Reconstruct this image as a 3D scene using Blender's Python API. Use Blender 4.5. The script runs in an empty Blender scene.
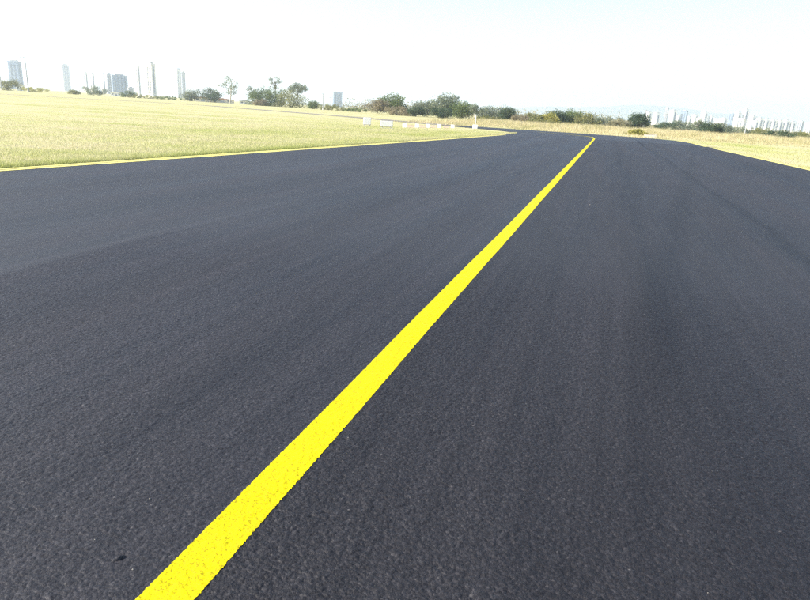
import bpy, math, random
import numpy as np
from mathutils import Matrix, Vector
R = math.radians
sc = bpy.context.scene
col = sc.collection

# ------------------------------------------------------------------ camera
CAM_H = 1.5
F = 624.0 / 810.0                      # focal length in picture widths
ROLL = math.atan(0.058)
PITCH = math.atan(190 * math.cos(ROLL) / 624.0)
cp, sp = math.cos(PITCH), math.sin(PITCH)
cr, sr = math.cos(ROLL), math.sin(ROLL)
fwd = Vector((0, cp, -sp)); up0 = Vector((0, sp, cp)); rt0 = Vector((1, 0, 0))
rt = rt0 * cr + up0 * sr
up = rt0 * -sr + up0 * cr
cam = bpy.data.cameras.new('camera')
cam.sensor_width = 36; cam.lens = 36 * F
cam.clip_start = 0.05; cam.clip_end = 60000
co = bpy.data.objects.new('camera', cam); col.objects.link(co)
m = Matrix.Identity(4)
for i in range(3):
    m[i][0] = rt[i]; m[i][1] = up[i]; m[i][2] = -fwd[i]
m[2][3] = CAM_H
co.matrix_world = m
sc.camera = co

# ------------------------------------------------------------------ sky, sun, exposure
SUN_AZ, SUN_EL = -104.0, 30.0           # degrees clockwise from the view, above the horizon
w = bpy.data.worlds.new('World'); sc.world = w; w.use_nodes = True
nt = w.node_tree; bgn = nt.nodes['Background']
sky = nt.nodes.new('ShaderNodeTexSky'); sky.sky_type = 'NISHITA'; sky.sun_disc = False
sky.sun_elevation = R(SUN_EL); sky.sun_rotation = R(SUN_AZ)
sky.altitude = 600; sky.air_density = 1.0; sky.dust_density = 2.0; sky.ozone_density = 1.0
nt.links.new(sky.outputs[0], bgn.inputs[0]); bgn.inputs[1].default_value = 0.13
sl = bpy.data.lights.new('sun', 'SUN'); sl.energy = 5.0; sl.angle = R(0.53); sl.color = (1, .93, .82)
so = bpy.data.objects.new('sun', sl); col.objects.link(so)
sd = Vector((math.sin(R(SUN_AZ)) * math.cos(R(SUN_EL)), math.cos(R(SUN_AZ)) * math.cos(R(SUN_EL)), math.sin(R(SUN_EL))))
so.rotation_euler = sd.to_track_quat('Z', 'Y').to_euler(); so.location = (-40, 30, 60)
vs = sc.view_settings
vs.view_transform = 'Standard'; vs.look = 'None'; vs.gamma = 1; vs.use_curve_mapping = False
vs.exposure = 1.25
cy = sc.cycles
cy.use_denoising = False; cy.sampling_pattern = 'BLUE_NOISE'; cy.max_bounces = 6; cy.volume_bounces = 1; cy.transparent_max_bounces = 8
cy.sample_clamp_indirect = 2.5

# ------------------------------------------------------------------ helpers
rng = np.random.default_rng(7); random.seed(7)

def project(X, Y, Z):
    Z = Z - CAM_H
    dep = Y * cp - Z * sp; b = (Y * sp + Z * cp) / dep; a = X / dep
    u = a * cr + b * sr; v = -a * sr + b * cr
    return 405 + u * 624, 300 - v * 624

def col_x(px, D, Z=0.0):
    "world X of the point at distance D and height Z that stands in picture column px"
    lo, hi = -D * 1.2, D * 1.2
    for _ in range(50):
        mid = (lo + hi) / 2
        if project(mid, D, Z)[0] < px: lo = mid
        else: hi = mid
    return lo

def top_z(X, D, py):
    lo, hi = -5.0, D * .5
    for _ in range(50):
        mid = (lo + hi) / 2
        if project(X, D, mid)[1] > py: lo = mid
        else: hi = mid
    return lo

def mpp(D): return D / 624.0 * 1.02     # metres to a photograph pixel at distance D

def tag(o, label=None, cat=None, group=None, kind=None):
    if label: o['label'] = label
    if cat: o['category'] = cat
    if group: o['group'] = group
    if kind: o['kind'] = kind
    return o

def empty(name, loc=(0, 0, 0), rz=0.0):
    o = bpy.data.objects.new(name, None); col.objects.link(o)
    o.location = loc; o.rotation_euler = (0, 0, rz); o.empty_display_size = .3
    return o

def link(name, me, mat, parent=None, loc=(0, 0, 0), rz=0.0):
    o = bpy.data.objects.new(name, me); col.objects.link(o)
    if mat and not me.materials: me.materials.append(mat)
    if parent: o.parent = parent
    o.location = loc; o.rotation_euler = (0, 0, rz)
    return o

def mesh_np(name, V, Fc, tint=None, smooth=False):
    "V (n,3); Fc (m,k) all faces with k corners; tint (n,) a per-vertex value"
    V = np.asarray(V, np.float32); Fc = np.asarray(Fc, np.int32)
    me = bpy.data.meshes.new(name); k = Fc.shape[1]
    me.vertices.add(len(V)); me.vertices.foreach_set('co', V.ravel())
    me.loops.add(Fc.size); me.loops.foreach_set('vertex_index', Fc.ravel())
    me.polygons.add(len(Fc)); me.polygons.foreach_set('loop_start', np.arange(0, Fc.size, k, dtype=np.int32))
    if smooth: me.polygons.foreach_set('use_smooth', np.ones(len(Fc), bool))
    if tint is not None:
        at = me.attributes.new('tint', 'FLOAT', 'POINT')
        at.data.foreach_set('value', np.asarray(tint, np.float32))
    me.update(calc_edges=True)
    return me

class MB:
    def __init__(s): s.v = []; s.f = []
    def box(s, x0, x1, y0, y1, z0, z1):
        n = len(s.v)
        s.v += [(x0, y0, z0), (x1, y0, z0), (x1, y1, z0), (x0, y1, z0), (x0, y0, z1), (x1, y0, z1), (x1, y1, z1), (x0, y1, z1)]
        s.f += [tuple(n + i for i in q) for q in ((3, 2, 1, 0), (4, 5, 6, 7), (0, 1, 5, 4), (1, 2, 6, 5), (2, 3, 7, 6), (3, 0, 4, 7))]
        return s
    def tube(s, pts, rad, n=7):
        base = len(s.v); pts = [Vector(p) for p in pts]
        for i, p in enumerate(pts):
            d = (pts[min(i + 1, len(pts) - 1)] - pts[max(i - 1, 0)]).normalized()
            a = d.orthogonal().normalized(); b = d.cross(a)
            for k in range(n):
                t = 2 * math.pi * k / n
                s.v.append(tuple(p + (a * math.cos(t) + b * math.sin(t)) * rad[i]))
        for i in range(len(pts) - 1):
            for k in range(n):
                k2 = (k + 1) % n
                s.f.append((base + i * n + k, base + i * n + k2, base + (i + 1) * n + k2, base + (i + 1) * n + k))
        s.f.append(tuple(base + k for k in range(n))[::-1])
        s.f.append(tuple(base + (len(pts) - 1) * n + k for k in range(n)))
        return s
    def prism(s, poly, y0, y1):
        "polygon in x,z drawn out along y"
        n = len(s.v); k = len(poly)
        s.v += [(x, y0, z) for x, z in poly] + [(x, y1, z) for x, z in poly]
        s.f.append(tuple(range(n, n + k))); s.f.append(tuple(range(n + 2 * k - 1, n + k - 1, -1)))
        for i in range(k):
            j = (i + 1) % k
            s.f.append((n + i, n + k + i, n + k + j, n + j))
        return s
    def mesh(s, name):
        me = bpy.data.meshes.new(name); me.from_pydata(s.v, [], s.f); me.update(); return me
    def build(s, name, mat, parent=None, **k): return link(name, s.mesh(name), mat, parent, **k)

def bevel(o, wd, seg=2):
    b = o.modifiers.new('bevel', 'BEVEL'); b.width = wd; b.segments = seg; b.limit_method = 'ANGLE'
    return o

# ------------------------------------------------------------------ materials
class Mat:
    def __init__(s, name, rough=.8, spec=.3):
        s.m = bpy.data.materials.new(name); s.m.use_nodes = True
        s.t = s.m.node_tree; s.N = s.t.nodes; s.b = s.N['Principled BSDF']
        s.b.inputs['Roughness'].default_value = rough
        s.b.inputs['Specular IOR Level'].default_value = spec
    def n(s, typ, **kw):
        nd = s.N.new('ShaderNode' + typ)
        for k, v in kw.items():
            if k in nd.inputs.keys(): nd.inputs[k].default_value = v
            else: setattr(nd, k, v)
        return nd
    def l(s, a, b): s.t.links.new(a, b)
    def coord(s, scale=(1, 1, 1), kind='Object', rot=0):
        c = s.n('TexCoord'); mp = s.n('Mapping'); mp.inputs['Scale'].default_value = scale
        mp.inputs['Rotation'].default_value = (0, 0, rot)
        s.l(c.outputs[kind], mp.inputs[0]); return mp.outputs[0]
    def noise(s, vec, scale, detail=3, rough=.5):
        nd = s.n('TexNoise', Scale=scale, Detail=detail, Roughness=rough); s.l(vec, nd.inputs['Vector']); return nd.outputs[0]
    def ramp(s, fac, stops):
        r = s.n('ValToRGB'); e = r.color_ramp.elements
        e[0].position, e[0].color = stops[0][0], (*stops[0][1], 1)
        e[1].position, e[1].color = stops[-1][0], (*stops[-1][1], 1)
        for p, c in stops[1:-1]:
            x = e.new(p); x.color = (*c, 1)
        s.l(fac, r.inputs[0]); return r.outputs[0]
    def mix(s, fac, a, b, mode='MIX'):
        x = s.n('Mix', data_type='RGBA', blend_type=mode)
        for val, idx in ((fac, 0), (a, 6), (b, 7)):
            if hasattr(val, 'links'): s.l(val, x.inputs[idx])
            elif idx == 0: x.inputs[0].default_value = val
            else: x.inputs[idx].default_value = (*val, 1)
        return x.outputs[2]
    def math(s, op, a, b=None):
        x = s.n('Math', operation=op)
        for v, i in ((a, 0), (b, 1)):
            if v is None: continue
            if hasattr(v, 'links'): s.l(v, x.inputs[i])
            else: x.inputs[i].default_value = v
        return x.outputs[0]
    def base(s, c):
        if hasattr(c, 'links'): s.l(c, s.b.inputs['Base Color'])
        else: s.b.inputs['Base Color'].default_value = (*c, 1)
        return s
    def bump(s, h, dist, strength=1.0):
        b = s.n('Bump', Strength=strength, Distance=dist); s.l(h, b.inputs['Height']); s.l(b.outputs[0], s.b.inputs['Normal']); return s

def plain(name, c, rough=.7, var=.12, scale=.6, spec=.3):
    M = Mat(name, rough, spec); v = M.coord()
    f = M.noise(v, scale, 4)
    M.base(M.mix(f, tuple(x * (1 - var) for x in c), tuple(min(1, x * (1 + var)) for x in c)))
    return M.m

def grain(M, vec):
    "height of the stones in the surface course"
    vo = M.n('TexVoronoi', Scale=105.0, feature='SMOOTH_F1'); vo.inputs['Smoothness'].default_value = .35
    nz = M.n('TexNoise', Scale=60.0, Detail=2.0); M.l(vec, nz.inputs['Vector'])
    wv = M.n('VectorMath', operation='SCALE'); M.l(nz.outputs[1], wv.inputs[0]); wv.inputs[3].default_value = .006
    ad = M.n('VectorMath', operation='ADD'); M.l(vec, ad.inputs[0]); M.l(wv.outputs[0], ad.inputs[1])
    M.l(ad.outputs[0], vo.inputs['Vector'])
    a = M.math('SUBTRACT', .6, vo.outputs['Distance'])
    b = M.noise(vec, 200, 3, .6); c = M.noise(vec, 38, 3, .6)
    h = M.math('ADD', M.math('MULTIPLY', a, .5), M.math('MULTIPLY', b, .45))
    return M.math('ADD', h, M.math('MULTIPLY', c, .5)), vo

# asphalt: local x across the taxiway, local y along it
def asphalt(name, k, rough, bump):
    M = Mat(name, .7, .34)
    v = M.coord(); h, vo = grain(M, v)
    stone = M.ramp(vo.outputs['Color'], [(0, (.011, .0104, .0128)), (.6, (.0225, .0212, .0252)), (.93, (.044, .0415, .046)), (1, (.13, .122, .115))])
    streak = M.noise(M.coord((1.1, .035, 1)), 1.0, 4, .6)
    blotch = M.noise(M.coord((.35, .12, 1)), 1.0, 5, .6)
    fine = M.noise(M.coord((9, .25, 1)), 1.0, 3, .55)
    f = M.math('ADD', M.math('MULTIPLY', streak, .9), M.math('ADD', M.math('MULTIPLY', blotch, .7), M.math('MULTIPLY', fine, .6)))
    f = M.math('MULTIPLY', f, .475)
    # roller and paver bands, each at its own place across the taxiway
    sx = M.n('SeparateXYZ'); M.l(v, sx.inputs[0])
    wob = M.math('MULTIPLY', M.math('SUBTRACT', M.noise(M.coord((.2, .12, 1)), 1.0, 2), .5), 1.1)
    xx = M.math('ADD', sx.outputs[0], wob)
    for x0, wd, amt in ((-7.4, .5, .05), (-5.05, .45, .07), (-3.6, .2, -.025), (-2.3, .38, .085), (-.95, .3, .06), (1.7, .26, .08), (3.72, .10, .16), (5.6, .5, -.05), (7.4, .5, .05)):
        d = M.math('DIVIDE', M.math('SUBTRACT', xx, x0), wd)
        g_ = M.math('MULTIPLY', M.math('POWER', 2.718, M.math('MULTIPLY', M.math('MULTIPLY', d, d), -1.0)), -amt)
        f = M.math('ADD', f, g_)
    # one curved tyre track that crosses the right hand lane
    d = M.math('DIVIDE', M.math('SUBTRACT', sx.outputs[0], M.math('ADD', 1.05, M.math('MULTIPLY', sx.outputs[1], .122))), .18)
    f = M.math('ADD', f, M.math('MULTIPLY', M.math('POWER', 2.718, M.math('MULTIPLY', M.math('MULTIPLY', d, d), -1.0)), -.09))
    tone = M.ramp(f, [(.36, tuple(k * x for x in (.50, .50, .55))), (.52, (k, k, k)), (.66, tuple(k * x for x in (1.48, 1.45, 1.46)))])
    M.base(M.mix(1.0, stone, tone, 'MULTIPLY'))
    M.l(M.math('ADD', rough, M.math('MULTIPLY', streak, .3)), M.b.inputs['Roughness'])
    M.bump(h, .0045, bump)
    return M.m
ASPHALT = asphalt('asphalt', .90, .42, .7)
ASPHALT_COARSE = asphalt('coarse_asphalt', .80, .5, .95)

M = Mat('yellow_paint', .7, .12)
v = M.coord(); h, vo = grain(M, v)
pits = M.ramp(M.noise(v, 150, 4, .7), [(.40, (0, 0, 0)), (.49, (1, 1, 1))])
wear = M.ramp(M.noise(v, 3.0, 4), [(.3, (.58, .485, .002)), (.7, (.68, .58, .004))])
M.base(M.mix(pits, (.32, .255, .008), wear)); M.bump(h, .003, .8)
YELLOW = M.m
M = Mat('yellow_edge_paint', .6, .35)
v = M.coord()
M.base(M.mix(M.noise(v, 2.2, 5, .7), (.70, .60, .12), (.84, .76, .26)))
EDGE = M.m
M = Mat('worn_edge_paint', .7, .2)
M.base(M.mix(M.noise(M.coord(), 2.2, 5, .7), (.60, .53, .13), (.76, .69, .27)))
PALE_EDGE = M.m

M = Mat('field_grass', .95, .1)
v = M.coord(kind='Object')
big = M.noise(M.coord((.018, .11, 1)), 1.0, 5, .62)
mid = M.noise(v, .45, 5, .65); fin = M.noise(v, 14, 4, .7)
c1 = M.ramp(big, [(.38, (.31, .36, .09)), (.47, (.52, .49, .28)), (.53, (.42, .44, .17)), (.60, (.28, .33, .08))])
c2 = M.mix(M.ramp(mid, [(.35, (0, 0, 0)), (.7, (1, 1, 1))]), c1, (.55, .46, .32))
M.base(M.mix(M.math('MULTIPLY', fin, .6), c2, (.34, .31, .11))); M.bump(M.math('ADD', fin, mid), .05, .7)
FIELD = M.m

def blades(name, stops):
    M = Mat(name, .7, .2); a = M.n('Attribute', attribute_name='tint')
    c = M.ramp(a.outputs['Fac'], stops); M.base(c)
    tr = M.n('BsdfTranslucent'); M.l(c, tr.inputs[0]); mx = M.n('MixShader'); mx.inputs[0].default_value = .35
    M.l(M.b.outputs[0], mx.inputs[1]); M.l(tr.outputs[0], mx.inputs[2]); M.l(mx.outputs[0], M.N['Material Output'].inputs[0])
    return M.m
MOWN = blades('mown_blades', [(0, (.33, .37, .11)), (.35, (.45, .455, .20)), (.7, (.53, .505, .29)), (1, (.58, .53, .36))])
DRY = blades('dry_blades', [(0, (.30, .29, .13)), (.4, (.46, .40, .22)), (1, (.59, .51, .33))])
LEAF = {
 'dark': blades('dark_leaves', [(0, (0.032, 0.060, 0.035)), (.5, (0.060, 0.098, 0.052)), (1, (0.124, 0.150, 0.079))]),
 'green': blades('green_leaves', [(0, (0.062, 0.098, 0.035)), (.5, (0.115, 0.160, 0.056)), (1, (0.212, 0.248, 0.088))]),
 'olive': blades('olive_leaves', [(0, (0.106, 0.124, 0.044)), (.5, (0.195, 0.204, 0.074)), (1, (0.336, 0.310, 0.124))]),
 'grey': blades('grey_green_leaves', [(0, (0.106, 0.133, 0.098)), (.5, (0.177, 0.212, 0.142)), (1, (0.300, 0.318, 0.212))]),
 'yellow': blades('yellow_green_leaves', [(0, (0.195, 0.204, 0.044)), (.5, (0.336, 0.318, 0.079)), (1, (0.495, 0.442, 0.133))]),
 'brown': blades('dry_brown_leaves', [(0, (.14, .12, .075)), (.5, (.23, .20, .125)), (1, (.35, .30, .19))]),
 'scrub': blades('pale_scrub_leaves', [(0, (.15, .145, .09)), (.5, (.24, .225, .13)), (1, (.36, .32, .19))]),
}
BARK = plain('bark', (.13, .10, .075), .9, .3, 3)
PALEBARK = plain('pale_bark', (.42, .38, .32), .85, .25, 3)
WHITEWALL = plain('white_render', (.82, .80, .77), .8, .06, .05)
CREAM = plain('cream_render', (.62, .57, .49), .8, .08, .05)
GREYWALL = plain('grey_concrete', (.34, .35, .37), .8, .1, .05)
BLUEWALL = plain('blue_grey_cladding', (.20, .26, .36), .45, .1, .05)
GLASS = plain('window_glass', (.07, .10, .15), .15, .2, .1, .6)
ROOF = plain('roof_concrete', (.36, .35, .34), .9, .1, .2)
TERRA = plain('clay_tile', (.42, .20, .12), .85, .2, .4)
STEEL = plain('galvanised_steel', (.30, .31, .32), .5, .1, 1)
WHITEPAINT = plain('white_paint', (.80, .79, .77), .6, .06, 2)
ORANGE = plain('tan_concrete', (.46, .36, .27), .6, .2, 2)
CONC = plain('pale_concrete', (.50, .46, .39), .9, .15, 1.5)
EARTH = plain('bare_earth', (.30, .22, .14), .95, .25, .3)
TRACK = plain('old_track_asphalt', (.20, .18, .15), .9, .2, .2)
HILL = plain('wooded_hills', (.07, .09, .06), .95, .3, .002)

# ------------------------------------------------------------------ ground
def grid_axis(lims):
    out = [0.0]
    st = 2.0
    while out[-1] < lims: out.append(out[-1] + st); st *= 1.10
    return np.array(out)
ax = grid_axis(26000); ax = np.concatenate([-ax[:0:-1], ax]); 
gx, gy = np.meshgrid(ax, ax)
gz = np.full(gx.shape, -.035)
n = len(ax); idx = np.arange(n * n).reshape(n, n)
FQ = np.stack([idx[:-1, :-1], idx[:-1, 1:], idx[1:, 1:], idx[1:, :-1]], -1).reshape(-1, 4)
g = link('ground', mesh_np('ground', np.stack([gx, gy, gz], -1).reshape(-1, 3), FQ), FIELD)
tag(g, 'pale dry mown airfield grass on both sides of the taxiway', kind='structure')

# hills on the far horizon, right of the middle
def hills():
    V = []; Fc = []; nx = 160; ny = 12
    for j in range(ny):
        for i in range(nx):
            x = -9000 + 23000 * i / (nx - 1)
            t = j / (ny - 1); y = 9800 + 2600 * t
            env = 1 / (1 + math.exp(-(x - 1800) / 900.0))
            prof = math.sin(math.pi * min(1, t * 1.3 if t < .77 else 1)) if False else math.sin(math.pi * t)
            hh = 250 + 60 * math.sin(x / 1700 + .6) + 42 * math.sin(x / 730 + 2) + 18 * math.sin(x / 310 + t * 3) + 8 * math.sin(x / 120 + t * 5)
            V.append((x * .5, y * .5, -1 + max(0, hh * env * prof + 25 * prof) * .5))
    for j in range(ny - 1):
        for i in range(nx - 1):
            a = j * nx + i; Fc.append((a, a + 1, a + nx + 1, a + nx))
    o = link('hills', mesh_np('hills', V, Fc, smooth=True), HILL)
    tag(o, 'faint blue hills behind the right hand towers', kind='structure')
hills()

# ------------------------------------------------------------------ taxiway (own frame: y along, x across)
TANG = math.atan2(.2857, .9583)
TX = Vector((-1.069, .319, 0))
taxi = empty('taxiway', TX, -TANG)
tag(taxi, 'freshly laid dark asphalt taxiway with yellow markings', kind='structure')
def tw(x, y):
    c, s = math.cos(TANG), math.sin(TANG)
    return TX.x + x * c + y * s, TX.y - x * s + y * c
def tl(X, Y):
    c, s = math.cos(TANG), math.sin(TANG); X -= TX.x; Y -= TX.y
    return X * c - Y * s, X * s + Y * c

def interp(pts, y): return float(np.interp(y, [p[1] for p in pts], [p[0] for p in pts]))
LEFT = [(-10.2, -12), (-10.0, 9), (-9.6, 15), (-8.8, 28), (-8.2, 38), (-7.4, 54), (-7.2, 60)]
RIGHT = [(10.2, -12), (9.9, 31), (9.5, 46), (9.0, 62), (8.8, 72)]
JOINTS = [None, -3.62, 0.0, 3.62, None]
LZ = [-.005, .0, .0, -.024]      # the outer lanes lie a little lower, with a rolled slope at the joint

def hash2(ix, iy, k):
    q = np.sin(ix * 127.1 + iy * 311.7 + k * 74.7) * 43758.5453
    return q - np.floor(q)
def stones(x, y, cell, sd):
    "domed stones on a jittered grid: 0 in the gaps, up to 1 on a proud stone"
    u = x / cell; v_ = y / cell; iu = np.floor(u); iv = np.floor(v_)
    best = np.full(x.shape, 9.0); hh = np.zeros(x.shape)
    for du in (-1, 0, 1):
        for dv in (-1, 0, 1):
            cu = iu + du; cv = iv + dv
            d = (u - cu - hash2(cu, cv, sd)) ** 2 + (v_ - cv - hash2(cu, cv, sd + 1)) ** 2
            k = d < best; best = np.where(k, d, best); hh = np.where(k, hash2(cu, cv, sd + 2), hh)
    return np.clip(1 - best * 1.5, 0, 1) * (.45 + .55 * hh)
Y0, Y1 = .4, 7.6
def relief(x, y, amp):
    h_ = stones(x, y, .0105, 1.0) * .6 + stones(x + .37, y + .81, .021, 5.0) * .62 - .44
    low = .25 * np.sin(x * 41 + 2 * np.sin(y * 23)) * np.sin(y * 37 + 1.5 * np.sin(x * 29))
    fade = np.clip((y - Y0) / .15, 0, 1) * np.clip((Y1 - y) / 2.4, 0, 1)
    return (h_ + low * .35) * amp * fade

def joint_x(q, y):
    if JOINTS[q] is None: return np.interp(y, *zip(*[(p[1], p[0]) for p in (LEFT if q == 0 else RIGHT)]))
    return JOINTS[q] + (.03 * np.sin(y * .33 + q) + .012 * np.sin(y * 1.7 + q * 7.3) + .006 * np.sin(y * 5.1 + q)) * (JOINTS[q] != 0)

def lane_part(k, ys, cols, amp=0.0):
    ys = np.asarray(ys, float); e0 = joint_x(k, ys)[:, None]; e1 = joint_x(k + 1, ys)[:, None]
    X = e0 + (e1 - e0) * np.linspace(0, 1, cols)[None, :]; Y = np.repeat(ys[:, None], cols, 1)
    Z = LZ[k] + .004 * np.sin(X * .9 + .3 * np.sin(Y * .2)) * np.clip(np.minimum(X - e0, e1 - X) / .5, 0, 1)
    for e, q in ((e0, k), (e1, k + 1)):
        if JOINTS[q] in (-3.62, 3.62): Z += ((-.003 if q == 1 else -.012) - LZ[k]) * np.clip(1 - np.abs(X - e) / .09, 0, 1)
    if k == 3: Z += .011 * np.clip((Y - 44) / 13, 0, 1)      # the outer lane rises to meet the junction
    if amp: Z += relief(X, Y, amp)
    n_, c_ = X.shape; i = np.arange(n_ * c_).reshape(n_, c_)
    Fc = np.stack([i[:-1, :-1], i[:-1, 1:], i[1:, 1:], i[1:, :-1]], -1).reshape(-1, 4)
    link('asphalt_lane', mesh_np('asphalt_lane', np.stack([X, Y, Z], -1).reshape(-1, 3), Fc, smooth=True), ASPHALT_COARSE if k > 1 else ASPHALT, taxi)
fine_y = [Y0]
while fine_y[-1] < Y1: fine_y.append(fine_y[-1] + .0046 * (fine_y[-1] + 1.6) / 3)
fine_y[-1] = Y1
far_y = np.concatenate([np.arange(Y1, 14, .125), np.arange(14, 58.1, 1.0)])
for k in range(4):
    if k in (1, 2):
        lane_part(k, np.arange(-12, Y0 + .01, .31), 61); lane_part(k, fine_y, 600, .0048 if k == 1 else .0074); lane_part(k, far_y, 61)
    else: lane_part(k, np.concatenate([np.arange(-12, Y1, .2), far_y]), 61)

def poly_obj(name, pts, z, mat, parent=None, thick=0):
    me = bpy.data.meshes.new(name)
    n = len(pts); V = [(x, y, z) for x, y in pts]; Fc = [tuple(range(n))]
    if thick:
        V += [(x, y, z - thick) for x, y in pts]
        Fc += [(i, n + i, n + (i + 1) % n, (i + 1) % n) for i in range(n)]
    me.from_pydata(V, [], Fc); me.update()
    return link(name, me, mat, parent)
# junction beyond the lanes, and the arm that swings away to the left
near = [(9.4, 66), (8.8, 68.5), (7, 72), (3, 78)]
far_ = [(6, 84), (12, 81), (19, 78.5), (24, 75.5), (27, 72.5)]
J = [(interp(LEFT, y), y) for y in (57.9, 60, 62)] + [tl(*p) for p in near] + [tl(*p) for p in far_] + [(8.3, 73.6), (9.1, 69), (9.05, 62), (9.05, 57.9)]
poly_obj('junction', J[::-1], -.009, ASPHALT, taxi)
# base course under the lanes, whose flanks show at the edge
B = [(interp(LEFT, y) - .05, y) for y in (-12, 9, 15, 28, 38, 54, 58)] + [(interp(RIGHT, y) + .05, y) for y in (58, 46, 31, -12)]
poly_obj('base_course', B[::-1], -.0325, ASPHALT, taxi, .03)

def stripe(name, pts, wd, z, mat, step=.01, near_to=9.0, rough=.0012):
    "painted band along a polyline, edges ragged from the stones below"
    P = np.array(pts, float); seg = np.hypot(*(P[1:] - P[:-1]).T); s = np.concatenate([[0], np.cumsum(seg)])
    t = [0.0]
    while t[-1] < s[-1]:
        yy = np.interp(t[-1], s, P[:, 1])
        t.append(t[-1] + (step if -1 < yy < near_to else .5))
    t = np.array(t); t[-1] = s[-1]
    x = np.interp(t, s, P[:, 0]); y = np.interp(t, s, P[:, 1])
    dx = np.gradient(x, t); dy = np.gradient(y, t); ln = np.hypot(dx, dy); nx, ny = dy / ln, -dx / ln
    slow = .0035 * np.sin(t * .9) + .0015 * np.sin(t * 2.7)
    a = -wd / 2 + slow + rng.normal(0, rough, len(t)); b = wd / 2 + slow + rng.normal(0, rough, len(t))
    V = np.concatenate([np.stack([x + nx * a, y + ny * a, np.full_like(x, z)], -1), np.stack([x + nx * b, y + ny * b, np.full_like(x, z)], -1)])
    k = len(t); i = np.arange(k - 1)
    return link(name, mesh_np(name, V, np.stack([i, i + k, i + k + 1, i + 1], -1)), mat, taxi)
def painted_near():
    t = np.array(fine_y); cols = 30; wd = .168
    slow = .0035 * np.sin(t * .9) + .0015 * np.sin(t * 2.7)
    a = -wd / 2 + slow + rng.normal(0, .0013, len(t)); b = wd / 2 + slow + rng.normal(0, .0013, len(t))
    X = a[:, None] + (b - a)[:, None] * np.linspace(0, 1, cols)[None]; Y = np.repeat(t[:, None], cols, 1)
    Z = .0020 + np.where(X < 0, relief(X, Y, .0042), relief(X, Y, .0058))
    i = np.arange(X.size).reshape(X.shape)
    Fc = np.stack([i[:-1, :-1], i[:-1, 1:], i[1:, 1:], i[1:, :-1]], -1).reshape(-1, 4)
    link('centre_line', mesh_np('centre_line', np.stack([X, Y, Z], -1).reshape(-1, 3), Fc, smooth=True), YELLOW, taxi)
painted_near()
stripe('centre_line', [(0, -4), (0, Y0)], .168, .0022, YELLOW)
hook = [(0, Y1), (0, 20), (0, 40), (0, 56), (-.05, 61), (-.3, 64.5), (-1.0, 67), (-2.2, 68.8), (-4.2, 70.4), (-6, 71.2)]
stripe('centre_line', hook, .168, .0022, YELLOW)
def edge_pts(E_, off): return [(x + off, y) for x, y in E_]
for off in (.12, .34): stripe('edge_line', edge_pts(LEFT[:-1], off), .15, -.003, EDGE, step=.1, rough=.006)
stripe('edge_line', [(8.92, 57.9), (8.9, 62), (8.93, 66), (8.75, 70), (8.1, 73.3)], .30, -.004, PALE_EDGE, step=.1, rough=.006)
stripe('edge_line', edge_pts([(interp(RIGHT, y_), y_) for y_ in (-12, 31, 46, 57.9)], -.16), .30, -.014, PALE_EDGE, step=.1, rough=.006)

# old track round the far side of the left field
def track(name, pts, wd, z, mat, label):
    P = [Vector((*p, 0)) for p in pts]; V = []
    for i, p in enumerate(P):
        d = (P[min(i + 1, len(P) - 1)] - P[max(i - 1, 0)]).normalized(); nn = Vector((d.y, -d.x, 0))
        V += [(*(p - nn * wd / 2).xy, z), (*(p + nn * wd / 2).xy, z)]
    Fc = [(2 * i, 2 * i + 1, 2 * i + 3, 2 * i + 2) for i in range(len(P) - 1)]
    o = link(name, mesh_np(name, V, Fc), mat); tag(o, label, kind='structure')
track('perimeter_track', [(-220, 128), (-91, 141), (-62, 152), (-48, 150), (-10, 104), (4.5, 81)], 5, -.018, TRACK, 'thin dark perimeter track along the back of the left field')

# ------------------------------------------------------------------ grass
def blade_field(name, X, Y, Hh, wd, mat, label, lean=.35, z=-.035):
    n = len(X); a = rng.uniform(0, 2 * math.pi, n); dx, dy = np.cos(a) * wd / 2, np.sin(a) * wd / 2
    lx = rng.normal(0, lean, n) * Hh; ly = rng.normal(0, lean, n) * Hh
    V = np.empty((n, 3, 3), np.float32)
    V[:, 0] = np.stack([X - dx, Y - dy, np.full(n, z)], -1); V[:, 1] = np.stack([X + dx, Y + dy, np.full(n, z)], -1)
    V[:, 2] = np.stack([X + lx, Y + ly, z + Hh], -1)
    lowf = .5 + .22 * np.sin(X * .31 + 1.3 * np.sin(Y * .23)) + .16 * np.sin(Y * .55 + X * .12) + .2 * np.sin(X * 1.3 + 2 * np.sin(Y * .9)) * np.sin(Y * 1.1 + 1.4 * np.sin(X * .7))
    acr = (X - TX.x) * math.cos(TANG) - (Y - TX.y) * math.sin(TANG)      # mowing bands run with the taxiway
    lowf = lowf + .2 * np.sin(acr * .8 + .6 * np.sin(Y * .15)) + .12 * np.sin(acr * 2.3 + Y * .1)
    tint = np.repeat(np.clip(lowf * .7 + rng.normal(.12, .2, n), 0, 1), 3)
    o = link(name, mesh_np(name, V.reshape(-1, 3), np.arange(3 * n).reshape(-1, 3), tint), mat)
    tag(o, label, 'grass', kind='stuff')

def inside(px, py, poly):
    P = np.array(poly); r = np.zeros(len(px), bool); j = len(P) - 1
    for i in range(len(P)):
        xi, yi = P[i]; xj, yj = P[j]
        c = ((yi > py) != (yj > py)) & (px < (xj - xi) * (py - yi) / (yj - yi + 1e-12) + xi); r ^= c; j = i
    return r
TAXI_POLY = [tw(interp(LEFT, y), y) for y in np.arange(-12, 58, 4)] + [tw(*p) for p in J[2:]] + [tw(interp(RIGHT, y), y) for y in np.arange(56, -13, -4)]

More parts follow.
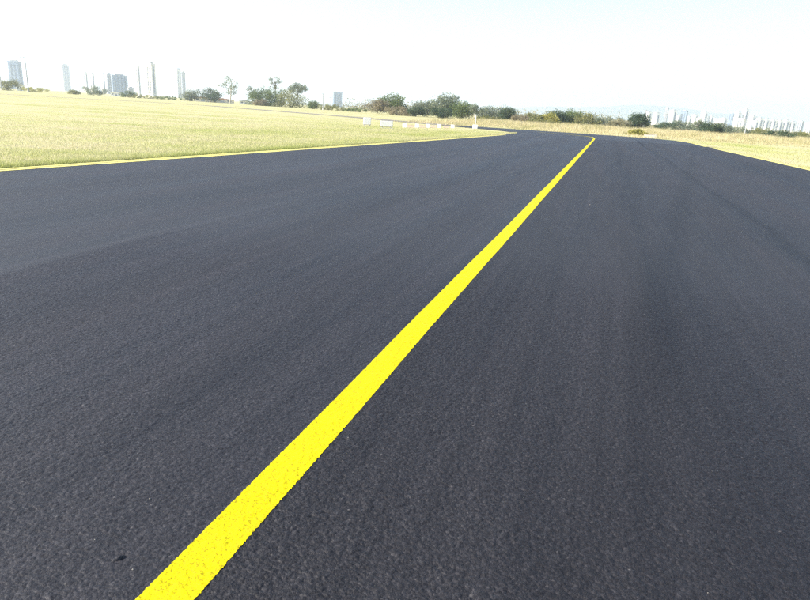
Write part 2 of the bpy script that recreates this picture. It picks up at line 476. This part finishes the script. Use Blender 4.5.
# left field: dense along the taxiway edge, thinning with distance
def left_grass(nn):
    s = rng.uniform(3, 62, nn); d = rng.exponential(7, nn) ** 1.0
    d = np.where(rng.random(nn) < .15, rng.uniform(0, .35, nn), d)
    lx = np.interp(s, [p[1] for p in LEFT], [p[0] for p in LEFT]) - d + .04
    c, sn = math.cos(TANG), math.sin(TANG)
    X = TX.x + lx * c + s * sn; Y = TX.y - lx * sn + s * c
    k = ~inside(X, Y, TAXI_POLY); X, Y, d = X[k], Y[k], d[k]
    edge = d < .4
    Hh = np.where(edge, rng.uniform(.05, .15, len(X)), rng.uniform(.03, .085, len(X)))
    blade_field('mown_grass', X, Y, Hh, rng.uniform(.006, .014, len(X)), MOWN, 'short dry mown grass in the left field beside the taxiway', .5)
left_grass(330000)
def right_grass(nn):
    s = rng.uniform(12, 76, nn); d = rng.exponential(4.5, nn)
    d = np.where(rng.random(nn) < .2, rng.uniform(0, .35, nn), d)
    lx = np.interp(s, [p[1] for p in RIGHT], [p[0] for p in RIGHT]) + d - .04
    c, sn = math.cos(TANG), math.sin(TANG)
    X = TX.x + lx * c + s * sn; Y = TX.y - lx * sn + s * c
    Hh = rng.uniform(.05, .16, len(X))
    blade_field('mown_grass', X, Y, Hh, rng.uniform(.01, .02, len(X)), MOWN, 'yellow green verge grass along the right edge of the taxiway', .5)
right_grass(130000)
# tall straw coloured grass beyond the junction and to the right
def tall(nn):
    X = rng.uniform(-5, 130, nn); Y = rng.uniform(74, 170, nn) - .0 * X
    # clumpy
    cl = np.sin(X * .55 + 2 * np.sin(Y * .21)) + np.sin(Y * .43 + 1.7 * np.sin(X * .3)) + rng.normal(0, .7, nn)
    lx = (X - TX.x) * math.cos(TANG) - (Y - TX.y) * math.sin(TANG); ly = (X - TX.x) * math.sin(TANG) + (Y - TX.y) * math.cos(TANG)
    ok = ((ly > 79 + .0 * lx) & (lx > -26) & (lx < 10)) | ((lx > 17 - .13 * (ly - 40)) & (ly > 45) & (lx > 9.5) & (ly > 78 - (lx - 9) * 1.6))
    ok &= (cl > -.7) & ~inside(X, Y, TAXI_POLY)
    X, Y, cl = X[ok], Y[ok], cl[ok]
    near_ = np.clip((Y - 70) / 40, .35, 1)
    Hh = rng.uniform(.25, .75, len(X)) * (1 + .3 * np.clip(cl, -1, 1.5)) * near_
    blade_field('tall_dry_grass', X, Y, Hh, rng.uniform(.03, .07, len(X)), DRY, 'tall straw coloured grass beyond the end of the taxiway', .28)
tall(230000)

# ------------------------------------------------------------------ trees
def leaf_quads(P, size, tint):
    n = len(P)
    a = rng.normal(size=(n, 3)); a /= np.linalg.norm(a, axis=1)[:, None]
    b = rng.normal(size=(n, 3)); b -= (b * a).sum(1)[:, None] * a; b /= np.linalg.norm(b, axis=1)[:, None]
    s = (size * rng.uniform(.55, 1.35, n))[:, None]
    V = np.stack([P - a * s, P - b * s * .55, P + a * s, P + b * s * .55], 1)
    return V.reshape(-1, 3), np.arange(4 * n).reshape(-1, 4), np.repeat(tint, 4)

def crown(kind, Ht, Wd, leaf, dens=1.0):
    "leaf faces gathered into clumps, clumps spread through the crown; returns points and clump centres"
    z0 = {'round': .10, 'airy': .25, 'bush': .02, 'hedge': .02, 'umbrella': .55, 'tuft': .62}[kind] * Ht
    nb = {'round': 40, 'airy': 20, 'bush': 32, 'hedge': 40, 'umbrella': 20, 'tuft': 8}[kind]
    C = []; rad = []
    for i in range(nb):
        while True:
            x, y, z = rng.uniform(-1, 1, 3)
            if x * x + y * y + z * z < 1: break
        if kind in ('bush', 'hedge'): z = abs(z) ** .7; x *= 1.15; y *= 1.15
        rb = rng.uniform(.16, .34)
        zz = z0 + (Ht - z0) * ((z * .5 + .5) if kind not in ('bush', 'hedge') else z) * .86
        wf = 1.0
        if kind == 'airy': wf = .55 + .45 * math.sin(math.pi * min(1, (zz - z0) / (Ht - z0) + .15)); rb *= .62
        if kind == 'tuft': rb *= .75
        C.append((x * Wd / 2 * .8 * wf, y * Wd / 2 * .8 * wf, zz)); rad.append(rb * min(Wd, (Ht - z0) * 1.4))
    P = []; T = []
    per = int(1.75 * dens * {'round': 75, 'airy': 42, 'bush': 80, 'hedge': 70, 'umbrella': 60, 'tuft': 70}[kind])
    for c, r_ in zip(C, rad):
        d = rng.normal(size=(per, 3)); d /= np.linalg.norm(d, axis=1)[:, None]
        d *= (r_ * rng.random(per) ** .4)[:, None]; d[:, 2] *= .72
        p = np.array(c) + d; P.append(p)
        T.append(np.clip(rng.uniform(.2, .75) + rng.normal(0, .18, per), 0, 1))
    P = np.concatenate(P); T = np.concatenate(T); P[:, 2] = np.clip(P[:, 2], .05, Ht * 1.05)
    return P, T, C

def tree(name, label, px, D, top, wpx, kind, leaf, cat='tree', bark=None, dens=1.0, group=None, lean=0):
    X = col_x(px, D); Ht = max(.5, top_z(X, D, top)) * 1.08; Wd = wpx * 1.38 * mpp(D)
    root = empty(name, (X, D, -.035), rng.uniform(0, 6.28)); tag(root, label, cat, group)
    P, T, C = crown(kind, Ht, Wd, leaf, dens)
    V, Fc, tt = leaf_quads(P, np.full(len(P), (.10 + .022 * min(Wd, Ht * 1.2)) * .72), T)
    link('crown' if cat == 'tree' else 'foliage', mesh_np('crown', V, Fc, tt), LEAF[leaf], root)
    b = MB(); r0 = .018 * Ht + .03
    if kind in ('bush', 'hedge'):
        for c in C[:6]:
            b.tube([(0, 0, 0), (c[0] * .6, c[1] * .6, c[2] * .5), c], [r0, r0 * .7, r0 * .25], 5)
        b.build('stem', bark or BARK, root)
    else:
        hz = Ht * (.55 if kind == 'round' else .72)
        k1 = (rng.normal(0, .02) * Ht, rng.normal(0, .02) * Ht)
        b.tube([(0, 0, 0), (k1[0], k1[1], hz * .5), (k1[0] * .5, k1[1] * 1.4, hz), (0, 0, Ht * .85)], [r0 * 1.25, r0 * .95, r0 * .6, r0 * .15], 8)
        tr = b.build('trunk', bark or BARK, root)
        for c in sorted(C, key=lambda q: -abs(q[0]))[:6]:
            z1 = min(c[2] * .8, hz * rng.uniform(.55, .95))
            lb = MB().tube([(k1[0] * .7, k1[1], z1), (c[0] * .5, c[1] * .5, (z1 + c[2]) / 2), c], [r0 * .5, r0 * .33, r0 * .12], 5)
            lb.build('limb', bark or BARK, tr)
    return root

T_ = tree
# left, far side of the field
T_('olive_tree', 'washed out olive tree at the left border of the picture', 7, 300, 79, 22, 'round', 'olive')
T_('leafy_bush', 'yellow green bush at the foot of the taller left lamp post', 35, 290, 86.5, 20, 'bush', 'yellow', 'bush')
T_('leafy_bush', 'tiny lone bush in the gap right of the yellow green bush', 74, 300, 89.5, 8, 'bush', 'olive', 'bush')
T_('leafy_bush', 'grey green bushy tree below the group of thin pale towers', 94, 310, 86, 20, 'round', 'grey')
T_('leafy_bush', 'small dark bush right of the blue slab tower', 129, 310, 91, 12, 'bush', 'green', 'bush')
T_('clipped_hedge', 'long low olive hedge below the cream tower', 146, 310, 94.5, 26, 'hedge', 'olive', 'hedge')
T_('clipped_hedge', 'low green hedge between the olive hedge and the dark trees', 170, 310, 96, 22, 'hedge', 'green', 'hedge')
T_('broad_tree', 'grey dark tree left of the slim tall eucalyptus, with a sharp top', 192, 300, 89, 15, 'round', 'grey')
T_('broad_tree', 'bluish dark spreading tree just left of the slim eucalyptus', 211, 300, 88.5, 20, 'round', 'dark')
T_('eucalyptus_tree', 'slim tall airy eucalyptus standing alone on the left', 230, 290, 75, 15, 'airy', 'grey', bark=PALEBARK, dens=.8)
T_('young_tree', 'thin pale young tree at the left end of the large thicket', 252, 280, 84, 10, 'airy', 'grey', dens=.7)
T_('thicket_bush', 'dark left part of the large thicket behind the field', 258, 270, 90, 24, 'bush', 'green', 'bush')
T_('thicket_bush', 'brownish dry bush in the front of the large thicket', 261, 262, 99, 12, 'bush', 'brown', 'bush')
T_('thicket_bush', 'tallest green bush in the middle of the large thicket', 271, 272, 86.5, 27, 'bush', 'green', 'bush')
T_('thicket_bush', 'yellow green bush in the right half of the large thicket', 291, 268, 91, 26, 'bush', 'olive', 'bush')
T_('tufted_tree', 'tall thin tree with a tuft of leaves rising from the thicket', 275, 276, 78, 10, 'tuft', 'grey', dens=.9)
T_('flat_crowned_tree', 'flat crowned grey tree above the right end of the thicket', 297, 276, 84, 19, 'umbrella', 'grey')
T_('small_tree', 'small round tree left of the two thin poles', 313, 250, 101, 9, 'round', 'green')
T_('leafy_bush', 'olive bush under the pale blue tower left of the large trees', 332, 240, 103.5, 22, 'bush', 'olive', 'bush')
T_('leafy_bush', 'low dark green bush left of the brownish half bare tree', 357, 225, 107, 20, 'bush', 'green', 'bush')
# middle
T_('bare_tree', 'brownish half bare tree left of the large green crown', 377, 190, 99, 20, 'round', 'brown')
T_('broad_tree', 'large green crown above the dry brown brush', 393, 195, 94.5, 24, 'round', 'green')
T_('dry_bush', 'tan dry brush below the large green crown', 399, 180, 106, 26, 'bush', 'brown', 'bush')
T_('dark_tree', 'very dark low tree behind the row of white blocks', 416, 175, 106.5, 14, 'round', 'dark')
T_('small_tree', 'grey green tree between the dark low tree and the tallest crown', 426, 190, 100, 20, 'round', 'grey')
T_('broad_tree', 'tallest rounded crown in the middle wood', 445, 185, 95.5, 24, 'round', 'grey', dens=1.2)
T_('dark_tree', 'dark green tree in front of the tallest rounded crown', 440, 170, 107, 20, 'round', 'dark')
T_('broad_tree', 'green tree right of the tallest rounded crown', 461, 180, 102, 20, 'round', 'green')
T_('eucalyptus_tree', 'pale trunked eucalyptus near the white post', 474, 172, 104, 14, 'airy', 'grey', bark=PALEBARK)
T_('young_tree', 'pale loose tree right of the white post', 488, 185, 106, 20, 'round', 'grey', dens=.7)
T_('leafy_bush', 'green undergrowth at the foot of the pale loose tree', 487, 165, 115, 24, 'bush', 'olive', 'bush')
T_('dark_tree', 'compact dark tree standing apart behind the tip of the grass', 506, 180, 107, 14, 'round', 'dark')
T_('dry_bush', 'tan dry bush right of the compact dark tree', 520, 160, 115, 16, 'bush', 'brown', 'bush')
T_('leafy_bush', 'broad olive bush in the middle scrub left of the yellow green one', 534, 165, 113, 22, 'bush', 'olive', 'bush')
T_('dry_bush', 'pale olive brush below the olive bush', 540, 150, 119, 24, 'bush', 'olive', 'bush')
T_('leafy_bush', 'yellow green bush left of the two dark trees', 549, 165, 112.5, 14, 'bush', 'yellow', 'bush')
T_('dark_tree', 'left one of the two dark trees in the middle scrub', 557, 175, 110.5, 16, 'round', 'dark')
T_('dark_tree', 'right one of the two dark trees, taller, beside a thin pole', 571, 178, 109.5, 18, 'round', 'green')
T_('scrub_bush', 'grey olive scrub right of the thin pole', 586, 170, 113, 20, 'bush', 'olive', 'bush')
T_('scrub_bush', 'grey scrub straight above the bend of the yellow line', 601, 175, 117, 20, 'bush', 'grey', 'bush')
T_('scrub_bush', 'low pale scrub left of the dark tree with a pole', 620, 165, 119.5, 22, 'bush', 'scrub', 'bush')
T_('far_tree', 'left one of two small far trees above the scrub', 608, 420, 116, 7, 'airy', 'dark')
T_('far_tree', 'right one of two small far trees above the scrub', 618, 420, 116.5, 8, 'airy', 'dark')
T_('dark_tree', 'dark tree with a pole behind it, left of the right hand towers', 637, 165, 113.5, 16, 'round', 'dark')
T_('scrub_bush', 'olive dry bush at the edge of the asphalt beside the pale slab', 637, 88, 129.5, 17, 'bush', 'yellow', 'bush')
# right
T_('leafy_bush', 'dark spreading bush under the thin dark tower', 666, 210, 121.5, 18, 'bush', 'dark', 'bush')
T_('leafy_bush', 'grey green bush right of the dark spreading bush', 683, 215, 120.5, 20, 'bush', 'grey', 'bush')
T_('small_tree', 'thin grey tree left of the dark round bush', 697, 205, 119, 11, 'airy', 'grey')
T_('round_bush', 'dark ball shaped bush in the straw coloured grass', 708.5, 150, 122.5, 17, 'bush', 'dark', 'bush', dens=1.6)
T_('leafy_bush', 'dark small bush right of the ball shaped bush', 722, 190, 123.5, 12, 'bush', 'grey', 'bush')
T_('scrub_bush', 'low grey green scrub left of the lone thin pole on the right', 735, 220, 126.5, 22, 'bush', 'grey', 'bush')
T_('scrub_bush', 'low grey green scrub right of the lone thin pole on the right', 757, 225, 127.5, 26, 'bush', 'olive', 'bush')
T_('leafy_bush', 'dark low bush in front of the row of white slabs', 779, 150, 130.5, 22, 'bush', 'dark', 'bush')
T_('scrub_bush', 'olive scrub at the right border of the picture', 803, 190, 131, 24, 'bush', 'olive', 'bush')

def scrub_band():
    "far low scrub behind the single bushes, one mass"
    P = []; T = []
    for px, D, hh in [(random.uniform(345, 815), random.uniform(235, 330), random.uniform(1.8, 5.2)) for _ in range(520)]:
        if px > 640: hh *= .5
        X = col_x(px, D); k = 34
        d = rng.normal(size=(k, 3)) * np.array([1.6, 1.6, hh * .26]); d[:, 2] += hh * .5
        P.append(d + np.array([X, D, 0])); T.append(np.clip(rng.uniform(.1, .9) + rng.normal(0, .15, k), 0, 1))
    P = np.concatenate(P); P[:, 2] = np.maximum(P[:, 2], .1)
    V, Fc, tt = leaf_quads(P, np.full(len(P), .3), np.concatenate(T))
    o = link('distant_scrub', mesh_np('distant_scrub', V, Fc, tt), LEAF['scrub'])
    tag(o, 'low pale olive scrub behind the single trees and bushes', 'scrub', kind='stuff')
scrub_band()

# ------------------------------------------------------------------ far towers
def tower(label, px, top, wpx, D, wall, win=GLASS, strips=3, crownh=.0, rot=.4, name='tower_block', deep=.8):
    D *= .62; X = col_x(px, D); Ht = top_z(X, D, top); W_ = wpx * mpp(D)
    # fit the turned plan into the width seen
    W = W_ / (math.cos(rot) + deep * abs(math.sin(rot))); Dp = W * deep
    root = empty(name, (X, D, 0), rot + math.atan2(-X, D)); tag(root, label, 'building')
    MB().box(-W / 2, W / 2, -Dp / 2, Dp / 2, 0, Ht).build('wall', wall, root)
    MB().box(-W * .28, W * .28, -Dp * .28, Dp * .28, Ht, Ht * (1.02 + crownh) + 1.5).build('roof_block', ROOF if crownh < .05 else wall, root)
    MB().box(-W / 2 - .4, W / 2 + .4, -Dp / 2 - .4, Dp / 2 + .4, Ht - 1.2, Ht + .6).build('parapet', wall, root)
    sw = W / (strips * 3 + 2)
    for i in range(strips):
        x0 = -W / 2 + sw * (3 * i + 2)
        s = MB().box(x0, x0 + sw, -Dp / 2 - .15, -Dp / 2 + .5, 4, Ht - 3).build('window_strip', win, root)
        fl = MB(); z = 6.5
        while z < Ht - 4: fl.box(x0 - .2, x0 + sw + .2, -Dp / 2 - .7, -Dp / 2 - .1, z, z + .9); z += 6.4
        fl.build('balcony_edge', wall, s)
    for sgn in (-1, 1):
        MB().box(sgn * W / 2 - .15, sgn * W / 2 + .15, -Dp * .18, Dp * .18, 4, Ht - 3).build('window_strip', win, root)
    return root
tower('tall blue glass tower between the two lamp posts on the left', 17.5, 61.5, 11, 1500, BLUEWALL, strips=2, rot=-.5)
tower('very faint pale tower alone in the gap on the left', 67.5, 65, 6.5, 2600, GREYWALL, strips=2, rot=.2)
tower('leftmost of the three thin pale towers left of the blue slab', 86.5, 72.5, 4, 1700, WHITEWALL, strips=1, rot=-.7)
tower('middle one of the three thin pale towers left of the blue slab', 93, 73.5, 4.5, 1750, WHITEWALL, strips=1, rot=-.7)
tower('rightmost of the three thin pale towers, touching the grey tower', 104, 74, 3.5, 1750, WHITEWALL, strips=1, rot=-.7)
tower('narrow grey tower against the left side of the blue slab', 110, 74, 5, 1650, GREYWALL, strips=2, rot=.3)
tower('wide blue grey slab tower on the left', 120.5, 75.5, 14, 1500, BLUEWALL, strips=4, rot=.15, deep=.5)
tower('low grey block tucked right of the blue slab', 131, 88, 5, 1300, GREYWALL, strips=2, rot=.2)
tower('thin pale tower left of the cream tower', 139, 66.5, 4, 1900, CREAM, strips=1, rot=-.7)
tower('tall cream tower with a rounded crown on the left', 152, 64, 8.5, 1500, CREAM, strips=2, crownh=.03, rot=-.7)
tower('left one of a pair of pale towers above the dark trees', 179.5, 69.5, 5, 1900, WHITEWALL, strips=2, rot=.3)
tower('right one of a pair of pale towers above the dark trees', 184.5, 72.5, 3, 1900, GREYWALL, strips=1, rot=.3)
tower('pale blue tower behind the bushes left of the large trees', 337, 92.5, 9, 2200, BLUEWALL, strips=3, rot=.2)
R_ = [
 ('white tower just right of the dark tree with a pole', 647, 112, 6, WHITEWALL, 2200),
 ('white tower second from the dark tree with a pole', 655, 113, 6.5, WHITEWALL, 2300),
 ('thin dark grey tower above the dark spreading bush', 664.3, 108, 2.6, GREYWALL, 1800),
 ('white tower right of the thin dark grey tower', 671, 110.5, 7, WHITEWALL, 2100),
 ('blue grey tower between white ones, above the grey green bush', 682, 111, 6, BLUEWALL, 2100),
 ('pale tower straight above the thin grey tree', 693, 115, 7, WHITEWALL, 2700),
 ('pale tower left above the ball shaped bush', 702, 112.5, 6.5, WHITEWALL, 2700),
 ('faint low pale block right above the ball shaped bush', 715, 119, 9, CREAM, 2800),
 ('blue grey tower left of the tallest right hand towers', 728.7, 113.5, 4.5, BLUEWALL, 2000),
 ('white tower right of the blue grey one, with a flat top', 735, 112.5, 6, WHITEWALL, 2050),
 ('tallest white tower of the right hand skyline', 742, 109.5, 5, WHITEWALL, 2050),
 ('white slab right of the tallest right hand tower', 750, 116.5, 7, WHITEWALL, 2100),
]
R_ += [
 ('low pale block between the two white towers beside the dark tree', 651, 119, 6, CREAM, 2500),
 ('low white block left of the blue grey tower in the right skyline', 676.5, 116, 5, WHITEWALL, 2500),
 ('short white block right of the blue grey tower in the right skyline', 687.5, 117, 5, WHITEWALL, 2500),
 ('short cream block between the two pale towers above the round bush', 697.5, 118, 4.5, CREAM, 2600),
 ('pale slim tower right above the ball shaped bush', 709, 116, 5, WHITEWALL, 2700),
 ('white block between the faint low block and the blue grey tower', 722, 118.5, 7, WHITEWALL, 2600),
 ('short cream block in front of the tallest right hand tower', 739, 119, 8, CREAM, 1950),
 ('white block filling the gap before the even row of slabs', 754, 121, 5, WHITEWALL, 1950),
]
for lab, px, top, wp, wl, D in R_: tower(lab, px, top, wp, D, wl, strips=2, rot=-.85 if wl is WHITEWALL else -.3)
for lab, px, top in [('first slab from the left in the even row of white slabs at right', 757.5, 118.5), ('second slab in the even row of white slabs at right', 764, 119.3),
                     ('third slab in the even row of white slabs at right', 771, 119.6), ('fourth slab in the even row of white slabs at right', 777.5, 120.8),
                     ('fifth slab in the even row of white slabs at right', 784, 120.4), ('sixth slab in the even row of white slabs at right', 790.5, 122)]:
    tower(lab, px, top, 5.9, 2000, WHITEWALL, strips=1, rot=-.85)
tower('grey tower right of the even row of white slabs', 798, 121.5, 5.5, 1900, GREYWALL, strips=2, rot=-.4)
tower('pale tower cut by the right border of the picture', 806.5, 123, 6, 1950, WHITEWALL, strips=2, rot=-.4)

# low buildings on the left
def shed(label, px, D, wpx, top, wall, roof):
    X = col_x(px, D); Hh = top_z(X, D, top); W = wpx * mpp(D); dp = W * .5
    root = empty('low_building', (X, D, -.03), math.atan2(-X, D)); tag(root, label, 'building')
    MB().box(-W / 2, W / 2, 0, dp, 0, Hh * .74).build('wall', wall, root)
    MB().prism([(-W / 2 - .3, Hh * .74), (W / 2 + .3, Hh * .74), (0, Hh)], -.4, dp + .4).build('roof', roof, root)
    MB().box(-W * .1, W * .1, -.06, .2, 0, Hh * .5).build('door', GREYWALL, root)
    for s in (-1, 1): MB().box(s * W * .3 - W * .07, s * W * .3 + W * .07, -.06, .2, Hh * .3, Hh * .55).build('window', GLASS, root)
shed('small white shed under the blue glass tower', 21, 360, 7, 83.5, WHITEWALL, WHITEWALL)
shed('white shed under the wide blue grey slab tower', 116, 380, 9, 91.5, WHITEWALL, WHITEWALL)
shed('white shed with clay roof left of the slim eucalyptus', 203, 330, 16, 96.5, CREAM, TERRA)
shed('clay roofed low house right of the slim eucalyptus', 222, 320, 22, 98, CREAM, TERRA)
shed('pale low house in front of the large thicket', 246, 310, 12, 100, WHITEWALL, GREYWALL)

# ------------------------------------------------------------------ poles
def pole(label, px, D, top, arm=1, name='lamp_post', r=.13):
    X = col_x(px, D); Hh = top_z(X, D, top)
    root = empty(name, (X, D, -.035), math.atan2(-X, D)); tag(root, label, 'pole')
    MB().tube([(0, 0, 0), (0, 0, Hh * .5), (0, 0, Hh)], [r * 1.5, r * 1.1, r * .7], 8).build('shaft', STEEL, root)
    MB().tube([(0, 0, 0), (0, 0, .5)], [r * 2.4, r * 2.2], 8).build('base', CONC, root)
    if arm:
        a = MB().tube([(0, 0, Hh * .985), (.7 * arm, 0, Hh * 1.0), (1.6 * arm, 0, Hh * 1.0)], [r * .6, r * .5, r * .5], 6).build('arm', STEEL, root)
        MB().prism([(1.3 * arm, Hh * 1.0 + .05), (2.3 * arm, Hh * 1.0 + .02), (2.3 * arm, Hh - .12), (1.3 * arm, Hh - .2)], -.18, .18).build('lamp_head', STEEL, a)
    else:
        MB().box(-.4, .4, -.05, .05, Hh * .94, Hh * .94 + .14).build('cross_arm', STEEL, root)
pole('tall lamp post at the left border of the picture', 1.7, 290, 57, 1, r=.16)
pole('tall lamp post rising from the yellow green bush', 28.6, 285, 57, -1, r=.2)
pole('left one of two thin poles beside the pale blue tower', 323, 230, 93, 0, 'utility_pole')
pole('right one of two thin poles beside the pale blue tower', 330.5, 240, 96.5, 0, 'utility_pole')
pole('thin pole behind the right one of the two dark trees', 578, 190, 108.5, 0, 'utility_pole', .1)
pole('short pole standing behind the dark tree at the right', 643, 170, 109.5, 0, 'utility_pole', .16)
pole('lone thin pole in front of the tallest right hand towers', 744.3, 180, 111.5, 0, 'utility_pole', .11)

# ------------------------------------------------------------------ airfield boards, blocks, slab
def board(label, px, py_base, wm, hm, D):
    X = col_x(px, D)
    root = empty('marker_board', (X, D, -.035), math.atan2(-X, D) + .1); tag(root, label, 'sign')
    bevel(MB().box(-wm / 2, wm / 2, -.06, .06, .16, .16 + hm).build('panel', WHITEPAINT, root), .02)
    for s in (-1, 1): MB().tube([(s * wm * .35, .0, 0), (s * wm * .35, .0, .18)], [.035, .03], 7).build('leg', STEEL, root)
    bevel(MB().box(-wm * .55, wm * .55, -.2, .2, 0, .05).build('base_pad', CONC, root), .015)
    MB().box(-wm / 2 - .02, wm / 2 + .02, .061, .09, .14, .18 + hm).build('back_frame', STEEL, root)
board('square white marker board, leftmost of the row on the grass', 367, 126, .64, .58, 56)
board('wide white marker board second in the row on the grass', 386.5, 127, 1.0, .44, 53)
def block(label, px, D, wm, hm, mat, cat='barrier', name='barrier_block'):
    X = col_x(px, D)
    o = MB()
    o.prism([(-.17, 0), (.17, 0), (.17, hm * .2), (.09, hm * .45), (.07, hm), (-.07, hm), (-.09, hm * .45), (-.17, hm * .2)], -wm / 2, wm / 2)
    ob = bevel(o.build(name, mat, loc=(X, D, -.035), rz=math.pi / 2 + math.atan2(-X, D)), .012)
    tag(ob, label, cat, 'low blocks in a row on the grass')
ws = [404.5, 417, 427.6, 439, 452.5]; words = ['first', 'second', 'third', 'fourth', 'fifth']
for i, px in enumerate(ws): block(f'{words[i]} of the five small white blocks counted from the left', px, 59 + 2.2 * i, .36, .36, WHITEPAINT)
for i, px in enumerate([410.5, 422.3, 433.3, 446]):
    block(f'low tan block between the {words[i]} and {words[i+1]} small white block', px, 60 + 2.2 * i, .55, .24, ORANGE)
X = col_x(475, 71)
wp = empty('white_post', (X, 71, -.035)); tag(wp, 'white post on a wide white base right of the small blocks', 'post')
bevel(MB().box(-.26, .26, -.22, .22, 0, .42).build('base', WHITEPAINT, wp), .05)
MB().tube([(0, 0, .42), (0, 0, .9), (0, 0, 1.5)], [.04, .035, .03], 8).build('shaft', WHITEPAINT, wp)
X = col_x(652, 74)
cs = empty('concrete_headwall', (X + 1.2, 78, -.035), -.3); tag(cs, 'pale concrete headwall at the far edge of the asphalt', 'headwall')
bevel(MB().box(-.7, .7, -.12, .12, 0, .36).build('wall', CONC, cs), .02)
bevel(MB().box(-.76, .76, -.17, .17, .36, .42).build('coping', CONC, cs), .015)

# ------------------------------------------------------------------ loose grit and a lump on the asphalt
def unproject(x, y):
    u = (x - 405) / 624; v_ = -(y - 300) / 624; a = u * cr - v_ * sr; b = u * sr + v_ * cr
    dz = -sp + b * cp; t = -CAM_H / dz
    return a * t, (cp + b * sp) * t
def pebble(V, Fc, x, y, r):
    n0 = len(V); k = 7
    for ring, (rr_, zz) in enumerate(((.7, -.1), (1, .35), (.62, .85))):
        for i in range(k):
            t = 2 * math.pi * i / k + ring * .4; q = rr_ * r * random.uniform(.75, 1.15)
            V.append((x + q * math.cos(t), y + q * .8 * math.sin(t), zz * r))
    V.append((x, y, r * 1.05))
    for ring in range(2):
        for i in range(k):
            j = (i + 1) % k; a = n0 + ring * k; Fc.append((a + i, a + j, a + k + j)); Fc.append((a + i, a + k + j, a + k + i))
    for i in range(k): Fc.append((n0 + 2 * k + i, n0 + 2 * k + (i + 1) % k, n0 + 3 * k))
V = []; Fc = []
for x, y, r in [(714.5, 528, .0045), (735, 580, .0035), (708, 594, .0045), (133, 570, .004), (150, 499, .004), (590, 205, .012), (95, 540, .003), (640, 410, .004), (530, 196, .01)]:
    pebble(V, Fc, *unproject(x, y), r)
for i in range(45):
    x, y = random.uniform(-3, 4), 1.3 + abs(random.gauss(0, 3)); pebble(V, Fc, x, y, random.uniform(.0018, .004))
gm = link('loose_grit', mesh_np('loose_grit', V, Fc), plain('grit', (.20, .19, .17), .9, .3, 40)); tag(gm, 'scattered pale grains of grit on the near asphalt', 'grit', kind='stuff')

def lump():
    x, y = unproject(118, 559); V = []; Fc = []; k = 10
    for ring, (q, zz) in enumerate(((1.25, -.002), (1, .004), (.7, .010), (.35, .013))):
        for i in range(k):
            t = 2 * math.pi * i / k; u_ = q * .021 * math.cos(t) * random.uniform(.85, 1.15); w_ = q * .008 * math.sin(t) * random.uniform(.8, 1.2)
            V.append((u_ * .75 - w_ * .66, u_ * .66 + w_ * .75, zz * .6 * (1 + .25 * math.cos(t))))
    for ring in range(3):
        for i in range(k):
            j = (i + 1) % k; a = ring * k; Fc.append((a + i, a + j, a + k + j, a + k + i))
    me = bpy.data.meshes.new('asphalt_lump'); me.from_pydata(V, [], Fc + [tuple(range(3 * k, 4 * k))]); me.update()
    o = link('asphalt_lump', me, ASPHALT, None, (x, y, 0))
    tag(o, 'small dark lump of asphalt left of the near yellow line', 'lump')
lump()

# ------------------------------------------------------------------ haze
hz = MB().box(-8000, 9000, -300, 7000, -1.1, 260)
HM = bpy.data.materials.new('haze_air'); HM.use_nodes = True
t = HM.node_tree; t.nodes.remove(t.nodes['Principled BSDF'])
pv = t.nodes.new('ShaderNodeVolumePrincipled'); pv.inputs['Color'].default_value = (.82, .91, 1, 1)
pv.inputs['Density'].default_value = .00034; pv.inputs['Anisotropy'].default_value = .4
t.links.new(pv.outputs[0], t.nodes['Material Output'].inputs['Volume'])
ho = hz.build('haze', HM); tag(ho, 'thin pale haze over the airfield and the far towers', kind='stuff')
